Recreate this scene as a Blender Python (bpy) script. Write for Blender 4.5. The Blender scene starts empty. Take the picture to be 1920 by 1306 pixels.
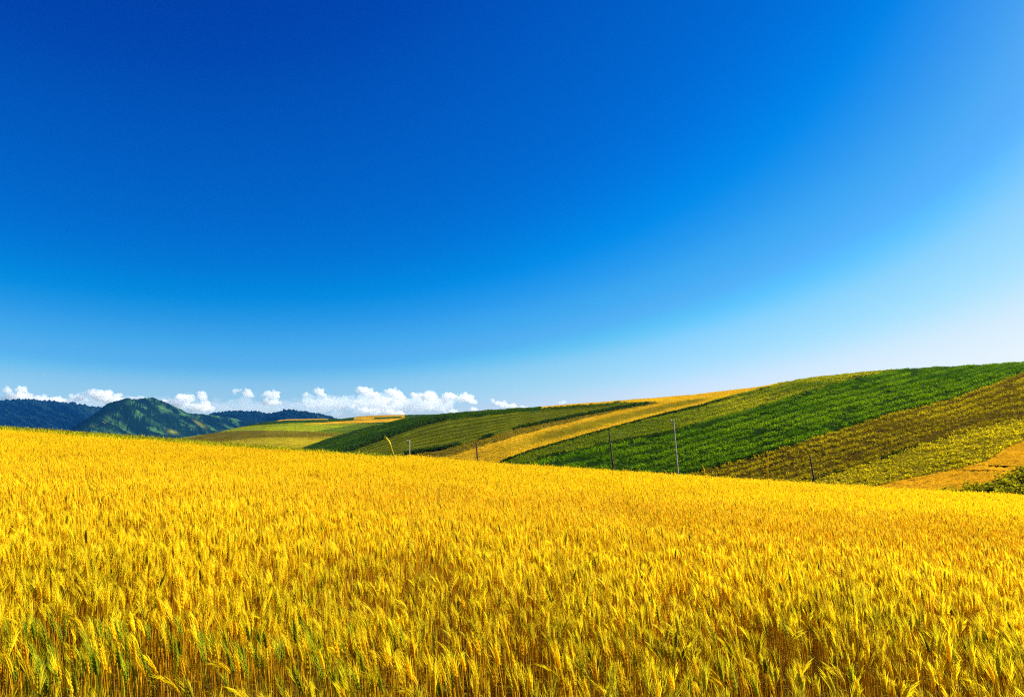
import bpy, math, random
import numpy as np
from mathutils import Vector, Matrix

S = bpy.context.scene
C = S.collection
R = math.radians
rng = np.random.default_rng(7)
random.seed(7)

# ------------------------------------------------------------------ camera
CZ = 1.75                      # eye height above the soil of the wheat field
PITCH = R(6.55)
cd = bpy.data.cameras.new('camera')
cam = bpy.data.objects.new('camera', cd)
C.objects.link(cam)
cd.lens = 24.0
cd.sensor_width = 36.0
cd.clip_start = 0.05
cd.clip_end = 60000
cam.location = (0, 0, CZ)
cam.rotation_euler = (R(90) + PITCH, 0, 0)
cd.dof.use_dof = True
cd.dof.focus_distance = 11.0
cd.dof.aperture_fstop = 9.0
S.camera = cam

# ------------------------------------------------------------------ exposure, sky, sun
EXPO = 1.45
SUN_EL, SUN_AZ = 32.0, 70.0    # azimuth clockwise from the view direction (+Y)
S.view_settings.view_transform = 'Standard'
S.view_settings.look = 'None'
S.view_settings.gamma = 1.0
S.view_settings.exposure = EXPO

w = bpy.data.worlds.new('World')
S.world = w
w.use_nodes = True
N, L = w.node_tree.nodes, w.node_tree.links
bg = N['Background']
sky = N.new('ShaderNodeTexSky')
sky.sky_type = 'NISHITA'
sky.sun_disc = False
sky.sun_elevation = R(SUN_EL)
sky.sun_rotation = R(SUN_AZ)
sky.dust_density = .5
tc = N.new('ShaderNodeTexCoord')
sp = N.new('ShaderNodeSeparateXYZ')
mx = N.new('ShaderNodeMath'); mx.operation = 'MAXIMUM'; mx.inputs[1].default_value = 0.0
ma = N.new('ShaderNodeMath'); ma.operation = 'MULTIPLY_ADD'; ma.inputs[1].default_value = .97; ma.inputs[2].default_value = .03
cb = N.new('ShaderNodeCombineXYZ')
nv = N.new('ShaderNodeVectorMath'); nv.operation = 'NORMALIZE'
L.new(tc.outputs['Generated'], sp.inputs[0]); L.new(sp.outputs[2], mx.inputs[0]); L.new(mx.outputs[0], ma.inputs[0])
L.new(sp.outputs[0], cb.inputs[0]); L.new(sp.outputs[1], cb.inputs[1]); L.new(ma.outputs[0], cb.inputs[2])
L.new(cb.outputs[0], nv.inputs[0]); L.new(nv.outputs[0], sky.inputs[0])
sc1 = N.new('ShaderNodeVectorMath'); sc1.operation = 'SCALE'; sc1.inputs['Scale'].default_value = .1
L.new(sky.outputs[0], sc1.inputs[0])
cv = N.new('ShaderNodeRGBCurve')            # deep, polarised blue
def set_curve(c, pts):
    c.points[0].location = pts[0]; c.points[1].location = pts[-1]
    for p in pts[1:-1]:
        c.points.new(*p)
    for p in c.points:
        p.handle_type = 'AUTO_CLAMPED'
set_curve(cv.mapping.curves[0], [(0, 0), (.228, 0), (.260, .016), (.285, .040), (.305, .058), (.33, .088), (.352, .104), (.373, .15), (.408, .265), (.46, .37), (.66, .82), (1, 1)])
set_curve(cv.mapping.curves[1], [(0, 0), (.179, .057), (.202, .082), (.290, .160), (.350, .252), (.40, .335), (.43, .392), (.475, .45), (.50, .53), (.58, .69), (.82, .93), (1, 1)])
set_curve(cv.mapping.curves[2], [(0, 0), (.2, .26), (.30, .407), (.34, .485), (.427, .62), (.486, .73), (.54, .83), (.60, .88), (.65, .93), (.69, .99), (1, 1)])
cv.mapping.update()
L.new(sc1.outputs[0], cv.inputs['Color'])
sc2 = N.new('ShaderNodeVectorMath'); sc2.operation = 'SCALE'; sc2.inputs['Scale'].default_value = 10 * 2 ** (-EXPO) / 1.0
L.new(cv.outputs[0], sc2.inputs[0]); L.new(sc2.outputs[0], bg.inputs[0])
bg.inputs[1].default_value = 0.1

sl = bpy.data.lights.new('sun', 'SUN')
sl.energy = 5.0
sl.angle = R(0.53)
sl.color = (1.0, .93, .80)
sun = bpy.data.objects.new('sun', sl)
C.objects.link(sun)
sd = Vector((math.sin(R(SUN_AZ)) * math.cos(R(SUN_EL)), math.cos(R(SUN_AZ)) * math.cos(R(SUN_EL)), math.sin(R(SUN_EL))))
sun.rotation_euler = sd.to_track_quat('Z', 'Y').to_euler()
sun.location = (60, 20, 60)

S.cycles.use_denoising = False
S.cycles.filter_width = 1.15
S.cycles.volume_bounces = 10
S.cycles.max_bounces = 14
S.cycles.transparent_max_bounces = 8
S.cycles.diffuse_bounces = 4
S.cycles.transmission_bounces = 4
S.cycles.glossy_bounces = 2

# ------------------------------------------------------------------ helpers
def tag(o, label=None, cat=None, group=None, kind=None):
    if label: o['label'] = label
    if cat: o['category'] = cat
    if group: o['group'] = group
    if kind: o['kind'] = kind
    return o

def mesh_obj(name, V, F, mat, col=None, smooth=False, parent=None, link=True):
    """V (n,3); F list of int arrays (m,k) with k = 3 or 4; col (n,3) a vertex colour called Tone"""
    me = bpy.data.meshes.new(name)
    V = np.asarray(V, np.float32)
    if not isinstance(F, list): F = [F]
    F = [np.asarray(f, np.int32) for f in F if len(f)]
    nl = sum(f.size for f in F); nf = sum(len(f) for f in F)
    me.vertices.add(len(V)); me.vertices.foreach_set('co', V.ravel())
    me.loops.add(nl); me.polygons.add(nf)
    me.loops.foreach_set('vertex_index', np.concatenate([f.ravel() for f in F]))
    tot = np.concatenate([np.full(len(f), f.shape[1], np.int32) for f in F])
    st = np.concatenate([[0], np.cumsum(tot)[:-1]]).astype(np.int32)
    me.polygons.foreach_set('loop_start', st)
    if smooth:
        me.polygons.foreach_set('use_smooth', np.ones(nf, bool))
    me.update(calc_edges=True)
    if col is not None:
        a = me.color_attributes.new('Tone', 'FLOAT_COLOR', 'POINT')
        c4 = np.ones((len(V), 4), np.float32); c4[:, :3] = col
        a.data.foreach_set('color', c4.ravel())
    me.materials.append(mat)
    o = bpy.data.objects.new(name, me)
    if link: C.objects.link(o)
    if parent: o.parent = parent
    return o

def grid_faces(nu, nv):
    i = np.arange(nu * nv).reshape(nu, nv)
    return np.stack([i[:-1, :-1], i[1:, :-1], i[1:, 1:], i[:-1, 1:]], -1).reshape(-1, 4)

def _hash(ix, iy, seed):
    h = (ix.astype(np.int64) * 374761393 + iy.astype(np.int64) * 668265263 + seed * 974634777) & 0xffffffff
    h = ((h ^ (h >> 13)) * 1274126177) & 0xffffffff
    return ((h ^ (h >> 16)) & 0xffff) / 65535.0

def vnoise(x, y, seed=0):
    x = np.asarray(x, float); y = np.asarray(y, float)
    ix = np.floor(x); iy = np.floor(y); fx = x - ix; fy = y - iy
    fx = fx * fx * (3 - 2 * fx); fy = fy * fy * (3 - 2 * fy)
    a = _hash(ix, iy, seed); b = _hash(ix + 1, iy, seed); c = _hash(ix, iy + 1, seed); d = _hash(ix + 1, iy + 1, seed)
    return (a * (1 - fx) + b * fx) * (1 - fy) + (c * (1 - fx) + d * fx) * fy

def fbm(x, y, seed=0, oct=4):
    s = 0; a = .5
    for k in range(oct):
        s = s + a * vnoise(x * 2 ** k, y * 2 ** k, seed + 17 * k); a *= .5
    return s

def sstep(a, b, x):
    t = np.clip((x - a) / (b - a), 0, 1); return t * t * (3 - 2 * t)

def mat_new(name):
    m = bpy.data.materials.new(name); m.use_nodes = True
    return m, m.node_tree.nodes, m.node_tree.links

def plant_mat(name, tint=(1, 1, 1), transl=.45, rough=.6, spec=.25, jitter=False):
    """leaf-like: the Tone vertex colour, part of the light passes through"""
    m, n, l = mat_new(name)
    n.remove(n['Principled BSDF'])
    out = n['Material Output']
    at = n.new('ShaderNodeAttribute'); at.attribute_name = 'Tone'
    mul = n.new('ShaderNodeVectorMath'); mul.operation = 'MULTIPLY'; mul.inputs[1].default_value = tint
    l.new(at.outputs['Color'], mul.inputs[0])
    src = mul.outputs[0]
    if jitter:
        oi = n.new('ShaderNodeObjectInfo'); mr = n.new('ShaderNodeMapRange')
        mr.inputs['To Min'].default_value = .72; mr.inputs['To Max'].default_value = 1.12
        l.new(oi.outputs['Random'], mr.inputs['Value'])
        s2 = n.new('ShaderNodeVectorMath'); s2.operation = 'SCALE'
        l.new(src, s2.inputs[0]); l.new(mr.outputs[0], s2.inputs['Scale']); src = s2.outputs[0]
    pb = n.new('ShaderNodeBsdfPrincipled')
    pb.inputs['Roughness'].default_value = rough
    pb.inputs['Specular IOR Level'].default_value = spec
    tr = n.new('ShaderNodeBsdfTranslucent')
    mixs = n.new('ShaderNodeMixShader'); mixs.inputs[0].default_value = transl
    l.new(src, pb.inputs['Base Color']); l.new(src, tr.inputs['Color'])
    l.new(pb.outputs[0], mixs.inputs[1]); l.new(tr.outputs[0], mixs.inputs[2])
    l.new(mixs.outputs[0], out.inputs['Surface'])
    return m

def ground_mat(name, scale=1.0, bump=.3, contrast=(.65, 1.25), rough=.95):
    """the Tone vertex colour broken up by noise in metres, with a bump"""
    m, n, l = mat_new(name)
    pb = n['Principled BSDF']
    pb.inputs['Roughness'].default_value = rough
    pb.inputs['Specular IOR Level'].default_value = 0
    at = n.new('ShaderNodeAttribute'); at.attribute_name = 'Tone'
    g = n.new('ShaderNodeNewGeometry')
    nz = n.new('ShaderNodeTexNoise'); nz.inputs['Scale'].default_value = scale; nz.inputs['Detail'].default_value = 8; nz.inputs['Roughness'].default_value = .7
    l.new(g.outputs['Position'], nz.inputs['Vector'])
    mr = n.new('ShaderNodeMapRange'); mr.inputs['From Min'].default_value = .3; mr.inputs['From Max'].default_value = .7
    mr.inputs['To Min'].default_value = contrast[0]; mr.inputs['To Max'].default_value = contrast[1]
    l.new(nz.outputs['Fac'], mr.inputs['Value'])
    s2 = n.new('ShaderNodeVectorMath'); s2.operation = 'SCALE'
    l.new(at.outputs['Color'], s2.inputs[0]); l.new(mr.outputs[0], s2.inputs['Scale'])
    l.new(s2.outputs[0], pb.inputs['Base Color'])
    b = n.new('ShaderNodeBump'); b.inputs['Strength'].default_value = bump; b.inputs['Distance'].default_value = .5 / scale
    l.new(nz.outputs['Fac'], b.inputs['Height']); l.new(b.outputs[0], pb.inputs['Normal'])
    return m

def plain_mat(name, col, rough=.7, col2=None, scale=8, metallic=0):
    m, n, l = mat_new(name)
    pb = n['Principled BSDF']; pb.inputs['Roughness'].default_value = rough; pb.inputs['Metallic'].default_value = metallic
    nz = n.new('ShaderNodeTexNoise'); nz.inputs['Scale'].default_value = scale; nz.inputs['Detail'].default_value = 5
    t = n.new('ShaderNodeTexCoord'); l.new(t.outputs['Object'], nz.inputs['Vector'])
    r = n.new('ShaderNodeValToRGB'); r.color_ramp.elements[0].position = .35; r.color_ramp.elements[1].position = .7
    r.color_ramp.elements[0].color = (*(col2 or [c * .6 for c in col]), 1); r.color_ramp.elements[1].color = (*col, 1)
    l.new(nz.outputs['Fac'], r.inputs[0]); l.new(r.outputs[0], pb.inputs['Base Color'])
    return m

# view-plane survey: a direction is (u, 1, v); px, py are survey units of the photograph (1920 x 1306)
cp, sp_ = math.cos(PITCH), math.sin(PITCH)
FPX = 1280.0
def to_uv(px, py):
    px = np.asarray(px, float); py = np.asarray(py, float)
    xc = (px - 960) / FPX; yc = -(py - 653) / FPX
    y = cp - yc * sp_
    return xc / y, (sp_ + yc * cp) / y
def to_px(u, v):
    f = cp + v * sp_; up = v * cp - sp_
    return 960 + FPX * u / f, 653 - FPX * up / f

def lerp_ext(x, pts):
    """piecewise linear through pts, carried on straight past both ends"""
    p = np.asarray(pts, float); x = np.asarray(x, float)
    y = np.interp(x, p[:, 0], p[:, 1])
    s0 = (p[1, 1] - p[0, 1]) / (p[1, 0] - p[0, 0]); s1 = (p[-1, 1] - p[-2, 1]) / (p[-1, 0] - p[-2, 0])
    y = np.where(x < p[0, 0], p[0, 1] + s0 * (x - p[0, 0]), y)
    return np.where(x > p[-1, 0], p[-1, 1] + s1 * (x - p[-1, 0]), y)

# ------------------------------------------------------------------ lie of the land
WH = .85                                            # height of the wheat
CREST = [(-300, 772), (0, 796), (160, 808), (320, 820), (600, 845), (800, 863), (960, 876), (1265, 894), (1600, 914), (1920, 930), (2300, 948)]
_cu, _cv = to_uv(*np.array(CREST, float).T)
def crest_v(u): return lerp_ext(u, np.c_[_cu, _cv])
A0, A1 = .027, .0585
def slope_a(u): return A0 + A1 * u
def crest_D(u):
    uc = np.clip(u, -.9, 1.0)
    return np.clip((CZ - WH) / np.maximum(-crest_v(uc) - slope_a(uc), .008), 24, 90)

def hill_y0(u): return np.interp(u, [-.6, -.3, 0, .4, .75, 1.3], [330, 260, 165, 108, 76, 60])
def hill_y1(u): return np.interp(u, [-.6, -.3, 0, .4, .75, 1.3], [480, 430, 360, 305, 275, 265])
SKYLINE = [(450, 872), (575, 838), (620, 822), (700, 799), (760, 786), (840, 776), (900, 771), (1000, 764.5), (1080, 757), (1150, 752), (1230, 746), (1300, 740), (1420, 726),
           (1500, 711), (1560, 704), (1620, 698), (1700, 692), (1800, 687), (1920, 679.5), (2100, 672), (2500, 668)]
_su, _sv = to_uv(*np.array(SKYLINE, float).T)
def sky_v(u): return lerp_ext(u, np.c_[_su, _sv])
def base_v(u): return crest_v(u) - .021
def hill_z(u, s):
    y0, y1 = hill_y0(u), hill_y1(u)
    y = y0 + (y1 - y0) * s
    z0 = CZ + base_v(u) * y0; z1 = CZ + sky_v(u) * y1
    sc = np.minimum(s, 1.0)
    z = z0 + (z1 - z0) * (1.12 * sc - .12 * sc * sc)
    e = np.maximum(s - 1, 0)
    z = z + .35 * (z1 - z0) * e - 70 * e * e
    return y, z

def land_z(x, y):
    """soil height of the near field, its crest and the valley behind"""
    x = np.asarray(x, float); y = np.asarray(y, float)
    ys = np.maximum(y, 3.0)
    u = np.clip(x / ys, -1.6, 1.6)
    D = crest_D(u)
    plane = CZ - .9 - WH - (A0 * y + A1 * x)
    plane = np.where(np.abs(x) > 1.6 * ys, CZ - .9 - WH - A0 * y - A1 * x, plane)
    y0 = hill_y0(u); z0 = CZ + base_v(u) * y0 - .6
    zD = CZ - .9 - WH - slope_a(u) * D
    Lh = y0 - D; t = np.clip((y - D) / Lh, 0, 1)
    h00 = 2 * t**3 - 3 * t**2 + 1; h10 = t**3 - 2 * t**2 + t; h01 = -2 * t**3 + 3 * t**2
    zv = h00 * zD + h10 * (-slope_a(u) * Lh) + h01 * z0
    z = np.where(y > D, zv, plane)
    z = np.where(y > y0, z0, z)
    return z + .05 * (fbm(x * .25, y * .25, 3) - .5) + .10 * (fbm(x * .07 + 9, y * .07, 5) - .5)

M_soil = ground_mat('soil', 6.0, .6)
# the valley ground and the field soil as one sheet, polar towards the front, so that it stays fine near the camera
uu = np.tan(np.linspace(-1.02, 1.02, 260))
yy = np.concatenate([np.linspace(1.5, 12, 60), np.geomspace(12.3, 420, 170)])
U, Y = np.meshgrid(uu, yy, indexing='ij')
X = U * Y
Z = land_z(X, Y)
tone = np.tile(np.array([.11, .062, .010]), (X.size, 1))
g = fbm(X * .4, Y * .4, 11).ravel()[:, None]
tone = tone * (1 - g * .5) + np.array([.12, .12, .02]) * g * .5
mesh_obj('field_ground', np.c_[X.ravel(), Y.ravel(), Z.ravel()], grid_faces(*X.shape), M_soil, tone, True)
tag(bpy.data.objects['field_ground'], 'brown soil under the ripe wheat and in the valley behind it', 'ground', kind='structure')
# soil beside and behind the viewer
xs = np.linspace(-90, 90, 91); ys = np.linspace(-70, 1.6, 60)
Xb, Yb = np.meshgrid(xs, ys, indexing='ij')
Zb = land_z(Xb, Yb) - .01
mesh_obj('field_headland', np.c_[Xb.ravel(), Yb.ravel(), Zb.ravel()], grid_faces(*Xb.shape), M_soil, np.tile([.17, .11, .03], (Xb.size, 1)), True)
tag(bpy.data.objects['field_headland'], 'bare soil headland at the near edge of the wheat field', 'ground', kind='structure')
# the plain out to the horizon
M_plain = ground_mat('plain_soil', .01, .2)
rr = np.concatenate([[0], np.geomspace(60, 42000, 40)]); th = np.linspace(0, 2 * math.pi, 97)
RR, TH = np.meshgrid(rr, th, indexing='ij')
Xp, Yp = RR * np.cos(TH), RR * np.sin(TH)
Zp = -75 - RR * .0006
tp = np.array([.05, .09, .02]) * (.6 + .8 * fbm(Xp * .002, Yp * .002, 2).ravel()[:, None])
mesh_obj('plain', np.c_[Xp.ravel(), Yp.ravel(), Zp.ravel()], grid_faces(*Xp.shape), M_plain, tp, True)
tag(bpy.data.objects['plain'], 'wide green plain reaching the horizon below the hills', 'ground', kind='structure')

# ------------------------------------------------------------------ the striped hillside
G1 = [(640, 905), (800, 864), (850, 852), (900, 836), (1000, 808.5), (1100, 784), (1150, 772), (1200, 763.5), (1230, 757), (1300, 739), (1420, 712)]
G2 = [(850, 890), (925, 870), (1000, 843), (1050, 829), (1104, 813.5), (1150, 801), (1208, 785), (1250, 774), (1312, 760), (1350, 749), (1390, 738), (1440, 724), (1495, 710.5), (1600, 688)]
YG = [(900, 890), (1013, 858), (1130, 832), (1234, 815), (1312, 795), (1400, 771), (1481, 747), (1562, 722), (1644, 703), (1700, 690), (1800, 668)]
B1 = [(1200, 930), (1300, 888), (1400, 862), (1535, 820), (1671, 776), (1779, 752), (1860, 722), (1920, 698), (2000, 672)]
B2 = [(1480, 912), (1522, 901), (1625, 871), (1725, 836), (1833, 806), (1920, 785), (2050, 752)]
B3 = [(1560, 935), (1684, 901), (1765, 885), (1847, 866), (1887, 839), (1920, 826), (2050, 780)]
B4 = [(1700, 949), (1793, 919), (1833, 909), (1887, 892), (1920, 878), (2050, 841)]
L1 = [(560, 880), (658, 846), (729, 821), (785, 800), (841, 786), (950, 774), (1050, 766), (1160, 757), (1300, 735)]
L2 = [(700, 868), (760, 852), (830, 842), (897, 825), (968, 804), (1094, 779), (1150, 768), (1220, 757), (1300, 735)]
def fields(px, py):
    """index of the crop strip and the position across it (0 top .. 1 bottom)"""
    f = np.zeros(px.shape, int); t = np.zeros(px.shape)
    sk = lerp_ext(px, SKYLINE)
    lines = [sk, lerp_ext(px, L1), lerp_ext(px, L2), lerp_ext(px, G1), lerp_ext(px, G2), lerp_ext(px, YG), lerp_ext(px, B1), lerp_ext(px, B2), lerp_ext(px, B3), lerp_ext(px, B4), np.full(px.shape, 990.)]
    for k in range(10):
        a, b = lines[k], lines[k + 1]
        m = (py >= a) & (py < b)
        f[m] = k; t[m] = ((py - a) / np.maximum(b - a, 1e-3))[m]
    return f, t, py - sk
# 0 dark green top, 1 olive green, 2 brown-olive wedge, 3 gold strip, 4 yellow-green, 5 green, 6 brown, 7 olive, 8 orange, 9 bushes
BASE = np.array([(.030, .075, .006), (.105, .125, .006), (.19, .13, .010), (.62, .33, .010), (.07, .09, .005), (.016, .040, .003), (.075, .050, .004), (.20, .15, .005), (.66, .32, .008), (.04, .04, .005)])  # ground under the leafy bands darkened in colour for shade between plants
BR = 1.0

nu, ns = 760, 420
us = np.linspace(-.62, 1.35, nu); ss = np.concatenate([np.linspace(0, 1.0, 340, endpoint=False), np.linspace(1.0, 2.2, 80)])
Uh, Sh = np.meshgrid(us, ss, indexing='ij')
Yh, Zh = hill_z(Uh, Sh)
PX, PY = to_px(Uh, (Zh - CZ) / Yh)
Fh, Th, Dh = fields(PX, PY)
Xh = Uh * Yh
def rowwave(f, t, px):
    """0..1 row pattern across a strip, rows follow the strip"""
    nrow = np.array([5, 7, 4, 9, 4, 7, 6, 7, 5, 6])[f]
    return .5 + .5 * np.sin(2 * math.pi * (nrow * t + 1.1 * vnoise(px * .006, t * 2.5, 21)))
rw = rowwave(Fh, Th, PX)
tone = BASE[Fh].copy()
nz = fbm(Xh * .05, Yh * .05, 31)[..., None]; nz2 = fbm(Xh * .4, Yh * .15, 33)[..., None]
# the gold strip: ripe edges, olive stubble rows in between
inner = (np.exp(-((Th - .47) / .28) ** 4) * sstep(880, 1060, PX) * (1 - sstep(1290, 1400, PX)))[..., None]
olive = np.array([.15, .125, .004])
m3 = (Fh == 3)[..., None]
streak = .65 + .6 * (rw[..., None] * .6 + nz2 * .5)
tone = np.where(m3, tone * (1 - .9 * inner) + olive * .9 * inner, tone)
tone = np.where(m3, tone * (.25 + .75 * rw[..., None]) + olive * (.75 - .75 * rw[..., None]), tone)
# the ripe rim along the skyline of the green part
rim = ((Dh < 3.5 + 5 * sstep(1150, 1240, PX)) & (PX > 1015) & (PX < 1440) & (Fh < 4))[..., None]
dk = ((Dh >= 5.5) & (Dh < 9.5) & (PX > 1015) & (PX < 1228) & (Fh < 3))[..., None]
tone = np.where(rim, np.array([.52, .29, .010]), tone)
tone = np.where(dk, np.array([.02, .055, .004]), tone)
m01 = (Fh < 3)[..., None] & ~rim & ~dk
tone = np.where(m01, tone * (.55 + .75 * rw[..., None]), tone)
tone = tone * (.62 + .76 * nz) * (.75 + .5 * nz2)
Zh = Zh + .22 * (rw - .5) * np.where(Fh < 4, 1.5, .6) * (1 - sstep(.82, .98, Sh)) + .35 * (fbm(Xh * .5, Yh * .3, 41) - .5)
M_hill = ground_mat('hill_soil', 1.2, .8, (.7, 1.2))
mesh_obj('hillside', np.c_[Xh.ravel(), Yh.ravel(), Zh.ravel()], grid_faces(nu, ns), M_hill, tone.reshape(-1, 3), True)
tag(bpy.data.objects['hillside'], 'long hillside sown in slanting green, gold and brown strips', 'hillside', kind='structure')

def hill_points(n, u0, u1, s0=-.02, s1=1.06):
    """n points spread evenly over the plan of the hillside"""
    u = rng.uniform(u0, u1, n * 2); s = rng.uniform(s0, s1, n * 2)
    wgt = (hill_y0(u) + (hill_y1(u) - hill_y0(u)) * s) * (hill_y1(u) - hill_y0(u))
    k = rng.uniform(0, wgt.max(), n * 2) < wgt
    u, s = u[k][:n], s[k][:n]
    y, z = hill_z(u, s)
    px, py = to_px(u, (z - CZ) / y)
    return u, s, u * y, y, z, px, py

def tufts(P, size, height, nleaf, tone, spread=.7, wide=.5, upright=.0):
    """bunches of leaf blades: P (n,3), size/height (n,), tone (n,3) -> V, F, C (quads)"""
    n = len(P)
    a = rng.uniform(0, 2 * math.pi, (n, nleaf)); rad = np.sqrt(rng.uniform(0, 1, (n, nleaf))) * spread * size[:, None]
    hh = rng.uniform(.25, 1, (n, nleaf)) * height[:, None] * (1 - .5 * (rad / (spread * size[:, None])) ** 2)
    c = np.stack([np.cos(a) * rad, np.sin(a) * rad, hh], -1) + P[:, None, :]
    d1 = rng.normal(size=(n, nleaf, 3)); d1[..., 2] = d1[..., 2] * .6 + upright * 2
    d1 /= np.linalg.norm(d1, axis=-1, keepdims=True)
    d2 = np.cross(d1, rng.normal(size=(n, nleaf, 3))); d2 /= np.linalg.norm(d2, axis=-1, keepdims=True) + 1e-6
    l_ = (size[:, None] * rng.uniform(.35, .75, (n, nleaf)))[..., None]
    w_ = l_ * wide
    q = np.stack([c - d1 * l_ * .6, c + d2 * w_ * .5, c + d1 * l_ * .6 + np.array([0, 0, -.1]) * l_, c - d2 * w_ * .5], 2)
    V = q.reshape(-1, 3)
    F = np.arange(len(V)).reshape(-1, 4)
    t = tone[:, None, :] * rng.uniform(.6, 1.35, (n, nleaf, 1))
    Cc = np.repeat(t.reshape(-1, 3), 4, 0)
    return V, F, Cc

M_crop = plant_mat('crop_leaf', transl=.4, spec=0, rough=.8)
def crop(name, label, cat, fid, n, size, height, nleaf, base, base2, u0, u1, rowcut, upright=0., wide=.5, extra=None, cl=9., cut=.40, rowtone=0.):
    u, s, x, y, z, px, py = hill_points(n, u0, u1)
    f, t, d = fields(px, py + rng.normal(0, .8, len(u)) + 3.0 * (vnoise(px * .07, px * 0, 121) - .5) + 1.5 * (vnoise(px * .3, px * 0, 122) - .5))
    r = rowwave(f, t, px)
    clump = .5 * fbm(px * .035, t * cl, 51 + fid, 3) + .5 * fbm(x * .5, y * .3, 57 + fid, 3)
    rimm = (d < 3.5 + 5 * sstep(1150, 1240, px)) & (px > 1015) & (px < 1440) & (f < 4)
    k = (((f == fid) & ~(rimm & (fid < 3))) | (rimm & (fid == 3))) & (rng.uniform(0, 1, len(u)) < np.clip(.15 + rowcut * r + (1 - rowcut), 0, 1)) & (clump + rng.uniform(-.08, .08, len(u)) > cut)
    if extra is not None: k &= extra(px, py, t, d, f) | rimm
    x, y, z, r, px, py = x[k], y[k], z[k], r[k], px[k], py[k]
    nn = len(x)
    sz = size * rng.uniform(.6, 1.4, nn) * (.75 + .5 * r)
    mixv = np.clip(fbm(x * .06, y * .05, 61 + fid) * 1.6 - .3 + rng.uniform(-.25, .25, nn), 0, 1)[:, None]
    if fid == 4: mixv = np.clip(mixv * (.35 + 1.1 * sstep(1180, 1430, px))[:, None], 0, 1)
    tn = (np.array(base) * (1 - mixv) + np.array(base2) * mixv) * (1 - rowtone + 1.25 * rowtone * r[:, None])
    V, F, Cc = tufts(np.c_[x, y, z - .05], sz, sz * height / size, nleaf, tn, wide=wide, upright=upright)
    o = mesh_obj(name, V, F, M_crop, Cc)
    tag(o, label, cat, kind='stuff')
    return o

crop('green_crop', 'dense dark green leafy crop covering the broad middle band of the right hillside', 'crop', 5, 330000, .42, .55, 6, (.050, .145, .001), (.21, .34, .002), -.05, .90, .75, cl=20, cut=.40, rowtone=.4)
crop('yellow_green_crop', 'yellowish green leafy crop between the gold strip and the dark green band', 'crop', 4, 240000, .42, .45, 6, (.10, .17, .003), (.42, .40, .005), -.08, .75, .75, cl=9, cut=.38, rowtone=.35)
crop('brown_crop', 'withered brown crop plants in rows on the band below the green one', 'crop', 6, 300000, .32, .48, 6, (.23, .175, .003), (.54, .42, .004), .15, 1.0, .85, cl=16, cut=.40, rowtone=.5)
crop('olive_crop', 'yellow olive crop in rows between the brown band and the orange patch', 'crop', 7, 260000, .32, .42, 6, (.34, .30, .003), (.78, .62, .005), .3, 1.0, .8, cl=15, cut=.38, rowtone=.5)
crop('stubble', 'short orange stubble on the bright patch low on the right hillside', 'crop', 8, 120000, .25, .2, 5, (.66, .35, .004), (.85, .50, .006), .4, 1.0, .3, upright=.5, wide=.25, cut=.3)
crop('bean_crop', 'bushy olive crop in the low right corner of the hillside', 'crop', 9, 110000, .45, .7, 9, (.12, .14, .004), (.50, .43, .005), .5, 1.0, .5, cut=.40)
crop('ripe_strip', 'ripe golden grain in the slanting strip across the middle of the hillside', 'crop', 3, 260000, .40, .35, 4, (.62, .41, .005), (.84, .55, .006), -.15, .45, .97, upright=.8, wide=.2, cl=22, cut=.37, rowtone=.5,
     extra=lambda px, py, t, d, f: rng.uniform(0, 1, len(px)) > .985 * np.exp(-((t - .47) / .30) ** 4) * sstep(880, 1060, px) * (1 - sstep(1290, 1400, px)))
crop('low_green_crop', 'short olive green crop in fine contour rows on the left half of the hillside', 'crop', 1, 300000, .42, .3, 4, (.105, .125, .003), (.20, .20, .004), -.32, .25, .35, upright=.3, wide=.3, cl=26, cut=.36, rowtone=.38)
crop('dark_green_crop', 'dark green crop along the upper left shoulder of the hillside', 'crop', 0, 180000, .6, .55, 6, (.022, .066, .003), (.065, .125, .004), -.34, .25, .4, cut=.38)
crop('dry_crop', 'dry brownish crop in the narrow wedge above the gold strip', 'crop', 2, 80000, .5, .5, 6, (.16, .13, .004), (.28, .21, .005), -.20, .25, .5)

# dark weedy tufts added along the strip banks to draw their shade lines
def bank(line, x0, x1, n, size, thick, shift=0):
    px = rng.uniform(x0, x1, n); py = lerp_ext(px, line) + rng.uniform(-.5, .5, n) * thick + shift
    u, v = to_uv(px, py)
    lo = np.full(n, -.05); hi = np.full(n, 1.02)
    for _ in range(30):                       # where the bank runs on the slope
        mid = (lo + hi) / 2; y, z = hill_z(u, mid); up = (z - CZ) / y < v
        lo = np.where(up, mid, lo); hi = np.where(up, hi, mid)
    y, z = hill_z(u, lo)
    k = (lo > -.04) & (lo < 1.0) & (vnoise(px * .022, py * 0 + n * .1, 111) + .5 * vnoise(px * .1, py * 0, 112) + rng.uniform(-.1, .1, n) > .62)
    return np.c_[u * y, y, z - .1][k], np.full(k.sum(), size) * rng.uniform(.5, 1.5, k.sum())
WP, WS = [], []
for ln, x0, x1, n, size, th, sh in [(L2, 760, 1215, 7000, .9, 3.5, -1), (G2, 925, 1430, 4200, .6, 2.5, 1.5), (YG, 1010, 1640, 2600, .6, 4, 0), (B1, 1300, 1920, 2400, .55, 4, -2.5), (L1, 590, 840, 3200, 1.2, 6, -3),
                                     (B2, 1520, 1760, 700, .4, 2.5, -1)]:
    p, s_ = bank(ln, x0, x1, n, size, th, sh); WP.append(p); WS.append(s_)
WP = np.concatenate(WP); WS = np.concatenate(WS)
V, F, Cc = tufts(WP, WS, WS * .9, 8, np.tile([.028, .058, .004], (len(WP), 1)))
tag(mesh_obj('shade_weeds', V, F, M_crop, Cc), 'dark weedy tufts drawn as shade lines on the banks between the crop strips', 'shade_weeds', kind='stuff')

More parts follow.
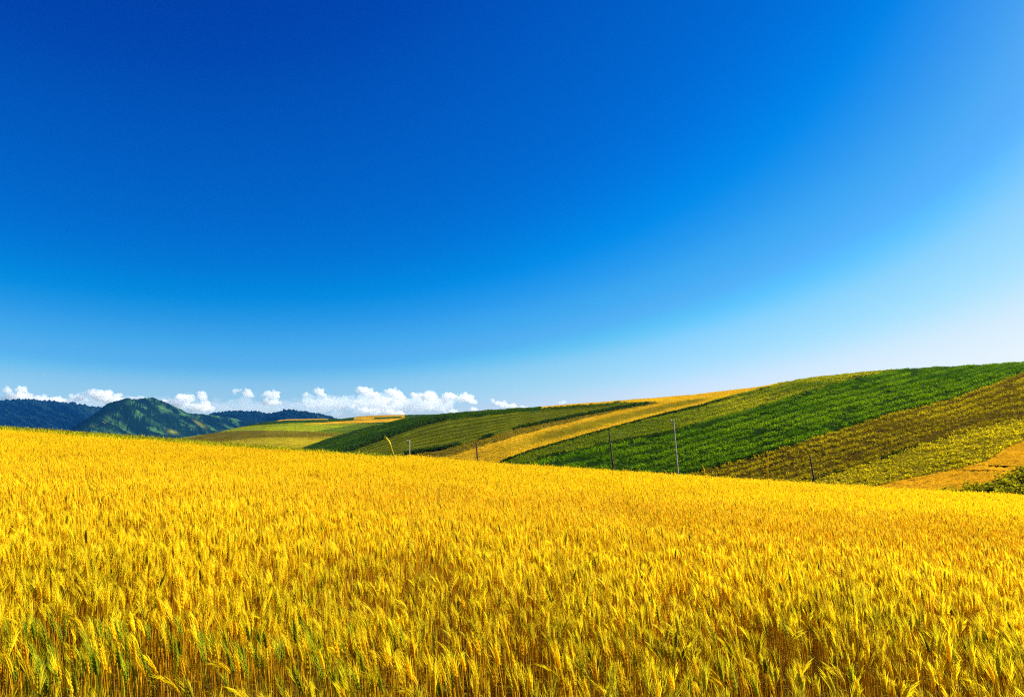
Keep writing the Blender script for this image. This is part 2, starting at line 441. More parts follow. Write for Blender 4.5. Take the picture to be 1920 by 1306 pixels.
# two drainage furrows across the orange patch
M_dark = ground_mat('furrow_soil', 3, .4)
def furrow(pts, width):
    px, py = np.array(pts, float).T
    q = np.linspace(0, 1, 60); px = np.interp(q, np.linspace(0, 1, len(px)), px); py = np.interp(q, np.linspace(0, 1, len(py)), py) + .5 * np.sin(q * 9)
    u, v = to_uv(px, py); lo = np.full(60, -.05); hi = np.full(60, 1.0)
    for _ in range(30):
        mid = (lo + hi) / 2; y, z = hill_z(u, mid); up = (z - CZ) / y < v
        lo = np.where(up, mid, lo); hi = np.where(up, hi, mid)
    y, z = hill_z(u, lo); P = np.c_[u * y, y, z + .01]
    w_ = width * (.6 + .6 * vnoise(q * 12, q * 0, 5))
    V = np.concatenate([P + np.c_[0 * q, -w_, -.22 + 0 * q], P + np.c_[0 * q, 0 * q, .06 + 0 * q], P + np.c_[0 * q, w_, .02 + 0 * q]])
    i = np.arange(59)
    F = np.concatenate([np.stack([i, i + 1, i + 61, i + 60], 1), np.stack([i + 60, i + 61, i + 121, i + 120], 1)])
    o = mesh_obj('furrow', V, F, M_dark, np.tile([.10, .05, .006], (len(V), 1)))
    tag(o, 'thin dark furrow running across the orange stubble patch', 'furrow', 'furrows across the orange patch', 'structure')
furrow([(1806, 881.2), (1830, 881.5), (1880, 882.5), (1905, 883.5)], .08)
furrow([(1822, 871.7), (1850, 872.5), (1925, 874)], .05)

# ------------------------------------------------------------------ rolling fields farther off
MSKY = [(250, 834), (330, 822), (400, 812), (450, 800.5), (500, 790), (540, 786), (600, 785), (640, 785), (680, 780), (720, 778), (760, 777.5), (800, 777), (850, 776), (1000, 768), (1200, 762)]
_mu, _mv = to_uv(*np.array(MSKY, float).T)
def roll_z(u, s):
    y = 470 + 460 * s
    zs = CZ + lerp_ext(u, np.c_[_mu, _mv]) * 930; z0 = CZ - .050 * 470
    sc = np.minimum(s, 1); e = np.maximum(s - 1, 0)
    return y, z0 + (zs - z0) * (1.1 * sc - .1 * sc * sc) - 120 * e * e
us = np.linspace(-.95, .35, 620); ss = np.concatenate([np.linspace(0, 1.0, 190, endpoint=False), np.linspace(1, 2.0, 40)])
Um, Sm = np.meshgrid(us, ss, indexing='ij')
Ym, Zm = roll_z(Um, Sm); Xm = Um * Ym
PX, PY = to_px(Um, (Zm - CZ) / Ym)
MB = {'dark': [(330, 818), (400, 811), (430, 803), (480, 797), (540, 793), (600, 791.5), (700, 794), (800, 792)],
      'gold': [(560, 795.5), (575, 794), (640, 789.5), (700, 786.5), (760, 783.5), (860, 779)],
      'gold2': [(560, 796), (575, 795.5), (640, 793.5), (700, 792), (760, 789.5), (860, 784)],
      'lime': [(330, 824), (350, 821.5), (395, 812), (445, 807.5), (503, 807), (570, 808), (637, 812), (760, 806)],
      'brown': [(330, 842), (413, 829), (470, 821), (537, 819), (637, 818), (760, 814)]}
ln = {k: lerp_ext(PX, v) for k, v in MB.items()}
tone = np.zeros(PX.shape + (3,))
tone[:] = (.30, .235, .005)                                   # olive yellow foot
def put(mask, c): tone[mask] = c
put(PY < ln['brown'], (.165, .130, .003))
put(PY < ln['lime'], (.26, .29, .004))
put((PY < ln['lime']) & (PX + 6 * (PY - 800) > 640), (.11, .155, .004))
put(PY < ln['dark'], (.030, .070, .005))
put((PY >= ln['gold']) & (PY < ln['gold2']) & (PX > 572), (.62, .36, .010))
put((PY < ln['gold']) & (PX > 600), (.035, .080, .005))
put((PY < ln['gold'] - .8) & (PX > 664) & (PX < 757), (.55, .33, .010))
put((PY > ln['gold'] - 4) & (PY < ln['gold'] - 1.2) & (PX > 700) & (PX < 752), (.04, .085, .005))
put((PY - lerp_ext(PX, MSKY) < 1.6) & (PX > 520) & (PX < 615), (.55, .33, .01))
put((PX < 345) & (PY < ln['lime'] - 2), (.10, .10, .006))
cont = PY - ln['lime']
stripe = .72 + .40 * vnoise(PX * .006, cont * .55, 71) + .25 * (vnoise(PX * .05, cont * .9, 73) - .5)
tone = tone * stripe[..., None] * (.8 + .4 * fbm(Xm * .02, Ym * .02, 75)[..., None])
Zm = Zm + .5 * (fbm(Xm * .25, Ym * .12, 77) - .5)
M_roll = ground_mat('far_field', .35, .6, (.75, 1.2))
mesh_obj('rolling_hill', np.c_[Xm.ravel(), Ym.ravel(), Zm.ravel()], grid_faces(*Xm.shape), M_roll, tone.reshape(-1, 3), True)
tag(bpy.data.objects['rolling_hill'], 'low rolling hill of lime, brown and gold fields in the middle distance', 'hill', kind='structure')
# crops standing on it
u = rng.uniform(-.55, .1, 90000); s_ = np.sqrt(rng.uniform(0, 1.02, 90000))
y, z = roll_z(u, s_); px, py = to_px(u, (z - CZ) / y)
iu = np.clip(((u + .95) / 1.3 * 619).astype(int), 0, 619); js = np.clip(np.searchsorted(ss, s_), 0, len(ss) - 1)
tn = tone[iu, js] * rng.uniform(.8, 1.25, (len(u), 1))
V, F, Cc = tufts(np.c_[u * y, y, z], rng.uniform(.5, 1.3, len(u)), rng.uniform(.4, .8, len(u)), 3, tn, upright=.4, wide=.35)
tag(mesh_obj('distant_crop', V, F, M_crop, Cc), 'low crops standing on the rolling hill in the middle distance', 'crop', kind='stuff')

# ------------------------------------------------------------------ mountains
def mountain(name, label, sky_pts, y_ridge, depth, foot_py, u0, u1, nu, nt, relief, trees, tone_fn, seed, shear=1.2, turn=0):
    su, sv = to_uv(*np.array(sky_pts, float).T)
    us = np.linspace(u0, u1, nu); tt = np.concatenate([np.linspace(0, 1, nt, endpoint=False), np.linspace(1, 1.6, nt // 4)])
    Uq, Tq = np.meshgrid(us, tt, indexing='ij')
    off = turn * sstep(u0, u1, Uq)                    # the face is turned by standing nearer at its left end
    Yq = y_ridge - depth + depth * Tq + off
    zr = CZ + lerp_ext(Uq, np.c_[su, sv]) * (y_ridge + off)
    zf = CZ + to_uv(960, foot_py)[1] * (y_ridge - depth + off)
    sc = np.minimum(Tq, 1); e = np.maximum(Tq - 1, 0)
    h = np.maximum(zr - zf, 1)
    q = Uq * 26 + (Tq - 1) * shear * 3
    rid = 1 - np.abs(2 * fbm(q, Tq * 1.3, seed, 4) - 1) * 1.6
    rid2 = 1 - np.abs(2 * fbm(q * 2.3 + 5, Tq * 2.2, seed + 7, 3) - 1) * 1.6
    env = np.clip(4 * sc * (1 - sc), 0, 1) ** .8
    Zq = zf + h * (.25 * sc + .75 * sc ** 1.15) + relief * h * env * (.7 * (rid - .55) + .45 * (rid2 - .55)) - h * .9 * e
    Xq = Uq * Yq
    cover = fbm(Xq * .004, Yq * .004, seed + 3)
    sunny = -np.gradient(Zq, axis=0) / np.maximum(np.gradient(Xq, axis=0), 1e-3)
    tn, forest = tone_fn(Uq, Tq, rid, rid2, cover, Xq, Yq, sunny, *to_px(Uq, (Zq - CZ) / Yq))
    bumps = trees * forest * (vnoise(Xq * .085, Yq * .085, seed + 5) ** 2 * .7 + vnoise(Xq * .2, Yq * .2, seed + 6) * .5)
    Zq = Zq + bumps
    m = ground_mat(name + '_cover', .05, .5, (.7, 1.25))
    o = mesh_obj(name, np.c_[Xq.ravel(), Yq.ravel(), Zq.ravel()], grid_faces(*Xq.shape), m, tn.reshape(-1, 3), False)
    tag(o, label, 'mountain', kind='structure')
    return o

def tone_forest(Uq, Tq, rid, rid2, cover, X, Y, sunny, px, py):
    t = np.zeros(Uq.shape + (3,)); t[:] = (.004, .014, .012)
    t = t * (.6 + .8 * cover[..., None])
    k = sstep(.62, .70, cover * .6 + rid2 * .35)[..., None]
    t = t * (1 - k) + np.array([.03, .06, .02]) * k
    return t, np.clip(1 - k[..., 0], .2, 1)
def tone_sunlit_meadow(Uq, Tq, rid, rid2, cover, X, Y, sunny, px, py):
    """forest, with sunlit spurs painted as pale grass down to the right"""
    s_ = py - .42 * px; al = px + .42 * py
    st = fbm(al * .022, s_ * .20, 163, 4) + .55 * (fbm(al * .11, s_ * .55, 165, 3) - .44)
    k = sstep(.49, .56, st + .07 * np.clip(sunny, -1, 1))  # slopes toward the sun toned paler, sunlight painted into the cover
    hollow = np.exp(-(((px - 312 - .3 * (py - 785)) / 36) ** 2 + ((py - 786) / 15) ** 2) ** 2)
    shaded_flank = 1 - sstep(-12, 8, (px - 150) - (815 - py) * 1.5)          # wooded left side held dark, its shade put into the colour
    low = sstep(806, 818, py) * .6
    k = k * (1 - hollow) * (1 - shaded_flank) * (1 - low)
    dark = np.array([.003, .012, .007]); grass = np.array([.046, .115, .030])
    t = dark * (.6 + .8 * cover[..., None]) 
    t = t + (grass - t) * k[..., None]
    mead = np.exp(-(((px - 190 - .55 * (py - 800)) / 22) ** 2 + ((py - 801) / 11) ** 2) ** 2) * sstep(.25, .40, st) * sstep(-.1, .1, sunny)
    patch = np.exp(-(((px - 374 - 1.4 * (py - 795)) / 4) ** 2 + ((py - 795) / 6) ** 2)) + np.exp(-(((px - 322 - 2.4 * (py - 809)) / 6) ** 2 + ((py - 809) / 3) ** 2))
    kk = np.clip(mead + patch, 0, 1)[..., None]
    t = t * (1 - kk) + np.array([.20, .22, .010]) * kk
    return t, np.clip(1 - k - kk[..., 0], .05, 1)

MTN = [(40, 840), (100, 818), (135, 803), (190, 771), (215, 760), (242, 754), (270, 753.5), (285, 752), (302, 757.5), (322, 765), (335, 773), (352, 778), (400, 783), (450, 791), (520, 801), (600, 816)]
mountain('forest_ridge', 'distant blue forested ridge on the far left with a tree-serrated skyline', [(-400, 742), (-100, 750), (0, 752), (60, 752), (110, 756), (150, 760), (180, 765), (230, 776), (300, 795), (420, 830)],
         5200, 900, 830, -1.1, -.40, 620, 120, .25, 26, tone_forest, 101)
mountain('forest_ridge', 'distant blue forested ridge between the dark mountain and the rolling hill', [(300, 800), (380, 785), (400, 777), (435, 773), (485, 774), (494, 778), (510, 777), (535, 770.5), (560, 772.5), (600, 778), (622, 785), (660, 800)],
         4700, 800, 825, -.56, -.20, 480, 110, .25, 23, tone_forest, 131)
mountain('mountain', 'dark green mountain with grassy spurs painted pale as sunlit rising behind the wheat field', [(40, 840), (100, 818), (135, 803), (190, 771), (215, 760), (242, 754), (270, 753.5), (285, 752), (302, 757.5), (322, 765), (335, 773), (352, 778), (400, 783), (450, 791), (520, 801), (600, 816)],
         2700, 600, 838, -.80, -.24, 1000, 300, .95, 6, tone_sunlit_meadow, 161, shear=2.8, turn=1700)

# ------------------------------------------------------------------ wheat
def field_end(u): return np.interp(u, [-.9, -.745, -.5, -.3, -.16, -.08], [44, 43, 38.5, 35.5, 36, 80])
def wheat_points(y0, y1, dens, margin=3.6, side=.86, soft0=0., soft1=0.):
    y0 -= soft0; y1 += soft1
    W = side * y1 + margin
    n = int(dens * 2 * W * (y1 - y0))
    x = rng.uniform(-W, W, n); y = rng.uniform(y0, y1, n)
    k = np.abs(x) < side * y + margin
    if soft0: k &= y > y0 + soft0 + rng.uniform(-soft0, soft0, n)
    if soft1: k &= y < y1 - soft1 + rng.uniform(-soft1, soft1, n)
    x, y = x[k], y[k]
    u = x / np.maximum(y, 1)
    k = (y < field_end(u)) & (y < crest_D(u) + 11)
    k &= rng.uniform(0, 1, len(x)) < .02 + 1.95 * fbm(x * 1.5, y * .55, 81, 3)       # thin and thick places
    k &= rng.uniform(0, 1, len(x)) < .44 + .56 * sstep(2.6, 4.6, y)                    # thinner towards the edge of the field
    return x[k], y[k]

GOLD = np.array([.90, .64, .005]); PALE = np.array([.96, .75, .010]); AMBER = np.array([.80, .46, .004]); GREEN = np.array([.26, .29, .004]); DGREEN = np.array([.10, .15, .008])
STRAW = np.array([.74, .46, .007]); RUST = np.array([.50, .25, .004])

def template(kind, seed):
    """one stalk laid out as (t, a, b): t runs up the stem (1 = foot of the ear, units of stem height), a and b are metres sideways.
    returns verts, tris, part id per vertex (0 stem, 1 ear, 2 awn, 3 leaf)"""
    r = random.Random(seed)
    V, F, P = [], [], []
    def add(vs, fs, p):
        b = len(V); V.extend(vs); F.extend([tuple(b + i for i in f) for f in fs]); P.extend([p] * len(vs))
    H = .76
    e0, el = 1.0, .085 / H
    if kind == 0:
        rings = [0, .35, .6, .8, 1.0]
        vs = []; rs = [.0024, .0022, .0020, .0017, .0014]
        for t, q in zip(rings, rs):
            for k in range(3): vs.append((t, q * math.cos(2.094 * k), q * math.sin(2.094 * k)))
        fs = []
        for i in range(len(rings) - 1):
            for k in range(3):
                a, b, c, d = i*3+k, i*3+(k+1) % 3, (i+1)*3+(k+1) % 3, (i+1)*3+k
                fs += [(a, b, c), (a, c, d)]
        add(vs, fs, 0)
        nsp = r.randint(17, 21)
        for k in range(nsp):
            q = k / (nsp - 1); t0 = e0 + el * q * .93
            sgn = 1 if k % 2 else -1
            fat = (.55 + .45 * math.sin(math.pi * min(1, q * .85 + .18)))
            ax = (math.cos(.35 * sgn * (1 if k % 4 < 2 else -1)), math.sin(.35 * sgn * (1 if k % 4 < 2 else -1)))
            off = .0051 * fat; L_ = .0145 * fat / H; wd = .0043 * fat
            cx, cy = sgn * ax[0] * off, sgn * ax[1] * off
            tx, ty = cx * 1.75, cy * 1.75
            nx, ny = -ax[1], ax[0]
            vs = [(t0 - L_ * .25, cx * .2, cy * .2), (t0 + L_ * .3, cx + nx * wd, cy + ny * wd), (t0 + L_ * .3, cx - nx * wd, cy - ny * wd),
                  (t0 + L_ * .25, cx * 1.9, cy * 1.9), (t0 + L_ * .45, -cx * .1, -cy * .1), (t0 + L_, tx, ty)]
            fs = [(0, 1, 3), (0, 3, 2), (0, 2, 4), (0, 4, 1), (5, 3, 1), (5, 2, 3), (5, 4, 2), (5, 1, 4)]
            add(vs, fs, 1)
            la = r.uniform(.045, .075) * (1 - .25 * q) / H
            sx = r.uniform(.15, .33); jx, jy = r.uniform(-.006, .006), r.uniform(-.010, .010)
            ea, eb = tx + sgn * ax[0] * la * H * sx + jx, ty + sgn * ax[1] * la * H * sx + jy
            tb = t0 + L_ * .95
            add([(tb, tx + .0006, ty), (tb, tx - .0006, ty + .0003), (tb + la * .6, tx + (ea - tx) * .5 + .0004, ty + (eb - ty) * .5), (tb + la, ea, eb)], [(0, 1, 2), (1, 3, 2)], 2)
        for j in range(1 if seed % 2 else 2):
            tl = r.uniform(.45, .80) if j == 0 else r.uniform(.2, .45); ang = r.uniform(0, 6.28); Ll = r.uniform(.09, .15)
            dx, dy = math.cos(ang), math.sin(ang); vs = []
            for i in range(6):
                q = i / 5; out_ = Ll * (q * .75); up = Ll * (.75 * q - .95 * q * q) / H
                wv = .0030 * math.sin(math.pi * (q * .85 + .15)) + .0004
                vs += [(tl + up, dx * out_ - dy * wv, dy * out_ + dx * wv), (tl + up, dx * out_ + dy * wv, dy * out_ - dx * wv)]
            add(vs, sum([[(2*i, 2*i+1, 2*i+3), (2*i, 2*i+3, 2*i+2)] for i in range(5)], []), 3)
    elif kind == 1:
        vs = [];
        for t in (.15, .6, 1.0): vs += [(t, -.002, 0), (t, .002, 0)]
        add(vs, [(0, 1, 3), (0, 3, 2), (2, 3, 5), (2, 5, 4)], 0)
        nr = 8; vs = []
        for i in range(nr):
            q = i / (nr - 1); wv = (.0075 if i % 2 else .0048) * (.5 + .5 * math.sin(math.pi * min(1, q * .8 + .2))); sh = .0015 if i % 4 < 2 else -.0015
            t = e0 + el * q
            vs += [(t, sh + wv, 0), (t, sh, wv * .75), (t, sh - wv, 0), (t, sh, -wv * .75)]
        fs = []
        for i in range(nr - 1):
            for k in range(4):
                a, b, c, d = i*4+k, i*4+(k+1) % 4, (i+1)*4+(k+1) % 4, (i+1)*4+k
                fs += [(a, b, c), (a, c, d)]
        add(vs, fs, 1)
        for k in range(11):
            q = r.uniform(.1, 1); ang = r.uniform(0, 6.28); la = r.uniform(.05, .08); t = e0 + el * q
            sp2 = la * r.uniform(.15, .35)
            add([(t, .0009 * math.cos(ang + 1.5), .0009 * math.sin(ang + 1.5)), (t, -.0009 * math.cos(ang + 1.5), -.0009 * math.sin(ang + 1.5)), (t + la / H, math.cos(ang) * sp2, math.sin(ang) * sp2)], [(0, 1, 2)], 2)
        tl = r.uniform(.5, .85); ang = r.uniform(0, 6.28); dx, dy = math.cos(ang), math.sin(ang); vs = []
        for i in range(4):
            q = i / 3; out_ = .13 * q; up = (.13 * (.7 * q - .9 * q * q)) / H; wv = .0032 * math.sin(math.pi * (q * .8 + .18))
            vs += [(tl + up, dx * out_ - dy * wv, dy * out_ + dx * wv), (tl + up, dx * out_ + dy * wv, dy * out_ - dx * wv)]
        add(vs, sum([[(2*i, 2*i+1, 2*i+3), (2*i, 2*i+3, 2*i+2)] for i in range(3)], []), 3)
    else:
        k_ = 1.0 if kind == 2 else 1.6
        add([(.35, -.0025 * k_, 0), (.35, .0025 * k_, 0), (1, .0018 * k_, 0), (1, -.0018 * k_, 0)], [(0, 1, 2), (0, 2, 3)], 0)
        for ang in (.3, 1.87):
            c, s = math.cos(ang) * k_, math.sin(ang) * k_
            vs = [(e0, 0, 0), (e0 + el * .3, .0075 * c, .0075 * s), (e0 + el * .3, -.0075 * c, -.0075 * s), (e0 + el * .75, .006 * c, .006 * s), (e0 + el * .75, -.006 * c, -.006 * s), (e0 + el * 1.05, 0, 0)]
            add(vs, [(0, 1, 2), (1, 3, 4), (1, 4, 2), (3, 5, 4)], 1)
        for k in range(6 if kind == 2 else 4):
            ang = r.uniform(0, 6.28); la = r.uniform(.05, .08); t = e0 + el * r.uniform(.3, 1); sp2 = la * r.uniform(.15, .4); wv = .0014 * k_
            add([(t, wv * math.cos(ang + 1.5), wv * math.sin(ang + 1.5)), (t, -wv * math.cos(ang + 1.5), -wv * math.sin(ang + 1.5)), (t + la / H, math.cos(ang) * sp2, math.sin(ang) * sp2)], [(0, 1, 2)], 2)
    return np.array(V), np.array(F, np.int32), np.array(P)

LEAN = np.array([-.022, .0])         # the breeze presses the ears to the left
def grow(tmpl, x, y, z, h, lean, yaw, nod):
    """bend n copies of the template"""
    V, F, P = tmpl
    n, m = len(x), len(V)
    t = V[None, :, 0]; te = np.maximum(t - .9, 0)
    ca, sa = np.cos(yaw)[:, None], np.sin(yaw)[:, None]
    a = V[None, :, 1] * ca - V[None, :, 2] * sa; b = V[None, :, 1] * sa + V[None, :, 2] * ca
    ln = np.linalg.norm(lean, axis=1)[:, None]; ld = lean / np.maximum(ln, 1e-5)
    bend = ln * t ** 2 + nod[:, None] * te ** 2 * 9.0 * .5
    drop = .5 * bend ** 2 / np.maximum(h[:, None], .1) + nod[:, None] * te ** 2 * 2.2
    px = x[:, None] + a + ld[:, :1] * bend
    py = y[:, None] + b + ld[:, 1:] * bend
    pz = z[:, None] + h[:, None] * t - drop
    return np.stack([px, py, pz], -1).reshape(-1, 3), (F[None] + (np.arange(n) * m)[:, None, None]).reshape(-1, 3)

def wheat_tone(P, x, y, n):
    """one colour per stalk and part"""
    near = 1 - sstep(2.5, 7.5, y)
    gr = np.clip(fbm(x * 1.6, y * .9, 91, 3) * 1.8 - .67 + .40 * near + rng.normal(0, .18, n), 0, 1) * (.12 + .75 * near)
    am = np.clip(fbm(x * .35 + 4, y * .25, 93, 3) * 2.0 - .75 + rng.normal(0, .25, n), 0, 1)
    ear = GOLD * (1 - am)[:, None] + AMBER * am[:, None]
    ear = ear * (1 - gr)[:, None] + GREEN * gr[:, None]
    dk = (rng.uniform(0, 1, n) < .08)[:, None]  # a few ears darkened in colour to stand for their shaded side
    ear = np.where(dk, ear * .35 + DGREEN * .25, ear)
    awn = PALE * (1 - .6 * gr)[:, None] + GREEN * (.6 * gr)[:, None]
    rs = rng.uniform(0, 1, n)[:, None]
    stem = STRAW * rs + RUST * (1 - rs)
    stem = stem * (1 - .5 * gr)[:, None] + GREEN * (.5 * gr)[:, None]
    lg = np.clip(gr * 1.6 + rng.uniform(-.1, .3, n) * near, 0, 1)[:, None]
    leaf = STRAW * .9 * (1 - lg) + DGREEN * 1.4 * lg
    tb = np.stack([stem, ear, awn, leaf], 1) * rng.uniform(.82, 1.12, (n, 1, 1))
    return tb[:, P].reshape(-1, 3)

M_wheat = plant_mat('wheat_straw', transl=.5, rough=.6, spec=.08)
M_wheat_near = plant_mat('wheat_straw_near', transl=.5, rough=.6, spec=.08, jitter=True)

def stalk_params(n, y):
    h = rng.normal(.76, .050, n) + np.where(rng.uniform(0, 1, n) < .03, rng.uniform(.03, .12, n), 0)
    lean = LEAN + rng.normal(0, .024, (n, 2))
    return h, lean, rng.uniform(0, 6.28, n), np.abs(rng.normal(.0, .10, n))

VV, FF, CCs = [], [], []; base = 0
near_x, near_y = wheat_points(.8, 7.5, 290, soft1=1.8)
# the 300 ears nearest the lens stand as things of their own
zt = land_z(near_x, near_y) + .80
npx, npy = to_px(near_x / near_y, (zt - CZ) / near_y)
vis = (npx > 10) & (npx < 1910) & (npy < 1275)
order = np.argsort(np.where(vis, near_y, 1e9))[:300]
front = np.zeros(len(near_x), bool); front[order] = True
jobs = []
bx, by = near_x[~front], near_y[~front]
for (x, y, kind, nvar) in [(bx, by, 0, 6), (*wheat_points(7.5, 15, 230, soft0=1.8, soft1=3), 1, 5), (*wheat_points(15, 29, 140, soft0=3, soft1=4), 2, 5), (*wheat_points(29, 95, 85, soft0=4), 3, 5)]:
    pick = rng.integers(0, nvar, len(x))
    for v in range(nvar):
        xx, yv = x[pick == v], y[pick == v]; n = len(xx)
        if not n: continue
        tm = template(kind, 100 * kind + v)
        h, lean, yaw, nod = stalk_params(n, yv)
        h = h + .16 * (fbm(xx * .9, yv * .5, 83, 3) - .44)
        V, F = grow(tm, xx, yv, land_z(xx, yv) - .02, h, lean, yaw, nod)
        VV.append(V.astype(np.float32)); FF.append(F + base); base += len(V)
        CCs.append(wheat_tone(tm[2], xx, yv, n).astype(np.float32))
print('wheat verts', base, 'tris', sum(len(f) for f in FF))
wheat = mesh_obj('wheat', np.concatenate(VV), np.concatenate(FF), M_wheat, np.concatenate(CCs))
tag(wheat, 'golden ripe wheat covering the whole near slope up to its crest', 'wheat', kind='stuff')
del VV, FF, CCs

# single stalks: stem, ear (with awns) and leaves as parts
def stalk_proto(name, seed, look):
    tm = template(0, seed); Vt, Ft, P = tm
    lean = np.array([[-.045 + random.uniform(-.03, .03), random.uniform(-.03, .03)]])
    nod = np.array([{'nodding': .28}.get(look, .05)])
    V, F = grow(tm, np.zeros(1), np.zeros(1), np.zeros(1), np.array([.76]), lean, np.array([random.uniform(0, 6)]), nod)
    cols = {'golden': (STRAW, GOLD, PALE, STRAW * .9), 'nodding': (STRAW * .8, GOLD * .9, PALE, STRAW * .8), 'green': (GREEN * .9, GREEN * .95, GREEN * 1.5, DGREEN * 1.3), 'amber': (RUST, AMBER * .8, GOLD, STRAW * .7)}[look]
    root = bpy.data.objects.new(name, None); C.objects.link(root); root.empty_display_size = .1
    for part, ids in (('stem', (0,)), ('ear', (1, 2))):
        k = np.isin(P, ids); mp = np.cumsum(k) - 1
        f = Ft[k[Ft].all(1)]
        mesh_obj(part, V[k], mp[f], M_wheat_near, np.array(cols)[P[k]], parent=root)
    li = np.where(P == 3)[0]
    for half in [li[i:i + 12] for i in range(0, len(li), 12)]:
        f = Ft[np.isin(Ft, half).all(1)] - half[0]
        mesh_obj('leaf', V[half], f, M_wheat_near, np.array(cols)[P[half]], parent=root)
    return root
LOOKS = {'golden': ('upright golden wheat stalk in the nearest rows at the bottom edge', 'upright golden stalks in the nearest rows'),
         'nodding': ('golden wheat stalk with nodding ear in the nearest rows', 'nodding golden stalks in the nearest rows'),
         'green': ('greenish half-ripe wheat stalk among golden ones in the nearest rows', 'half-ripe green stalks in the nearest rows'),
         'amber': ('dark amber wheat stalk with rusty stem in the nearest rows', 'dark amber stalks in the nearest rows')}
protos = {lk: [stalk_proto('wheat_stalk', 200 + 10 * i + j, lk) for j in range(3)] for i, lk in enumerate(LOOKS)}
kids = {p: list(p.children) for ps in protos.values() for p in ps}
used = set()
for i, idx in enumerate(order):
    x, y = float(near_x[idx]), float(near_y[idx])
    g_ = float(fbm(np.array([x * .9]), np.array([y * .9]), 95, 2)[0]) * 1.33 + random.uniform(-.25, .25)
    lk = 'green' if g_ > .58 else ('amber' if random.random() < .2 else ('nodding' if random.random() < .25 else 'golden'))
    p = random.choice(protos[lk])
    if p in used:
        o = p.copy(); C.objects.link(o)
        for ch in kids[p]:
            c = ch.copy(); C.objects.link(c); c.parent = o
    else:
        o = p; used.add(p)
    o.location = (x, y, float(land_z(x, y)) - .02)
    o.rotation_euler = (0, 0, random.uniform(-.6, .6))
    o.scale = (1, 1, random.uniform(.93, 1.08))
    tag(o, LOOKS[lk][0], 'wheat stalk', LOOKS[lk][1])
for ps in protos.values():
    for p in ps:
        if p not in used:
            for ch in kids[p]: bpy.data.objects.remove(ch)
            bpy.data.objects.remove(p)

# grass verge beyond the wheat on the left crest
n = 26000
u = rng.uniform(-1.0, -.14, n); ye = field_end(u)
y = ye + rng.uniform(0, 1, n) ** 1.3 * np.maximum(crest_D(u) + 8 - ye, .5); x = u * y
sz = rng.uniform(.25, .55, n)
mixv = np.clip(fbm(x * .2, y * .2, 97) * 1.8 - .4, 0, 1)[:, None]
tn = np.array([.17, .21, .006]) * (1 - mixv) + np.array([.48, .42, .010]) * mixv
V, F, Cc = tufts(np.c_[x, y, land_z(x, y) + .25], sz, sz * 1.1, 6, tn, upright=.9, wide=.16)
tag(mesh_obj('grass', V, F, M_crop, Cc), 'yellowish green grass verge along the left end of the wheat crest', 'grass', kind='stuff')

# ------------------------------------------------------------------ poles in the valley
def lathe(profile, n=14):
    V, F = [], []
    for r_, z_ in profile:
        for k in range(n): V.append((r_ * math.cos(2 * math.pi * k / n), r_ * math.sin(2 * math.pi * k / n), z_))
    for i in range(len(profile) - 1):
        for k in range(n): F.append((i*n+k, i*n+(k+1) % n, (i+1)*n+(k+1) % n, (i+1)*n+k))
    return np.array(V), np.array(F)
def box(cx, cy, cz, sx, sy, sz):
    V = np.array([(cx + a * sx / 2, cy + b * sy / 2, cz + c * sz / 2) for c in (-1, 1) for a, b in ((-1, -1), (1, -1), (1, 1), (-1, 1))])
    F = np.array([(3, 2, 1, 0), (4, 5, 6, 7), (0, 1, 5, 4), (1, 2, 6, 5), (2, 3, 7, 6), (3, 0, 4, 7)])
    return V, F
M_conc = plain_mat('pole_concrete', (.50, .47, .33), .85, (.36, .34, .22))
M_wood = plain_mat('pole_wood', (.045, .032, .02), .9, (.02, .014, .01))
M_iron = plain_mat('pole_iron', (.10, .08, .06), .5, (.05, .03, .02))
M_porc = plain_mat('insulator_porcelain', (.42, .34, .16), .3, (.30, .2, .1))
def hill_or_land(u, y):
    y0, y1 = hill_y0(u), hill_y1(u)
    if y > y0: return float(hill_z(np.array(u), np.array((y - y0) / (y1 - y0)))[1])
    return float(land_z(u * y, y))
def pole(px, py_top, dist, lean_deg, radius, mat, label, insulator):
    u, v = to_uv(px, py_top); u = float(u); v = float(v)
    z0 = hill_or_land(u, dist); zt = CZ + v * dist
    H = zt - z0 + .5
    root = bpy.data.objects.new('utility_pole', None); C.objects.link(root)
    root.location = (u * dist + math.tan(R(lean_deg)) * (H - .5), dist, z0 - .5)
    root.rotation_euler = (0, -R(lean_deg), 0)
    tag(root, label, 'pole', 'poles standing along the valley')
    V, F = lathe([(radius * 1.25, 0), (radius * 1.15, H * .3), (radius, H * .7), (radius * .82, H - .06), (radius * .8, H - .03)])
    mesh_obj('shaft', V, F, mat, smooth=True, parent=root)
    V, F = lathe([(radius * .95, H - .03), (radius * .95, H + .03), (radius * .6, H + .06), (0.001, H + .07)])
    mesh_obj('cap', V, F, mat, smooth=False, parent=root)
    if insulator:
        V, F = box(-radius * 2.6, 0, H - .28, radius * 4.4, .05, .06)
        b = mesh_obj('bracket', V, F, M_iron, parent=root)
        V, F = lathe([(.015, H - .25), (.02, H - .12), (.07, H - .10), (.075, H - .03), (.04, H), (.06, H + .02), (.045, H + .09), (.001, H + .11)], 10)
        V[:, 0] -= radius * 4.0
        mesh_obj('insulator', V, F, M_porc, smooth=True, parent=b)
    return root
pole(1263.5, 787.5, 62, 3.4, .058, M_conc, 'tall pale concrete pole in front of the green band, the highest one', True)
pole(768, 825.5, 74, .6, .058, M_conc, 'short pale concrete post before the olive green slope, near a bent wheat stalk', True)
pole(893.5, 829, 70, 5.5, .070, M_wood, 'thin dark leaning pole against the gold strip', False)
pole(1143, 809.5, 60, 5.6, .060, M_wood, 'dark slanting pole against the green and yellow-green crop', False)
pole(1520, 853, 50, 7.0, .052, M_wood, 'dark slanting pole against the brown crop band', False)

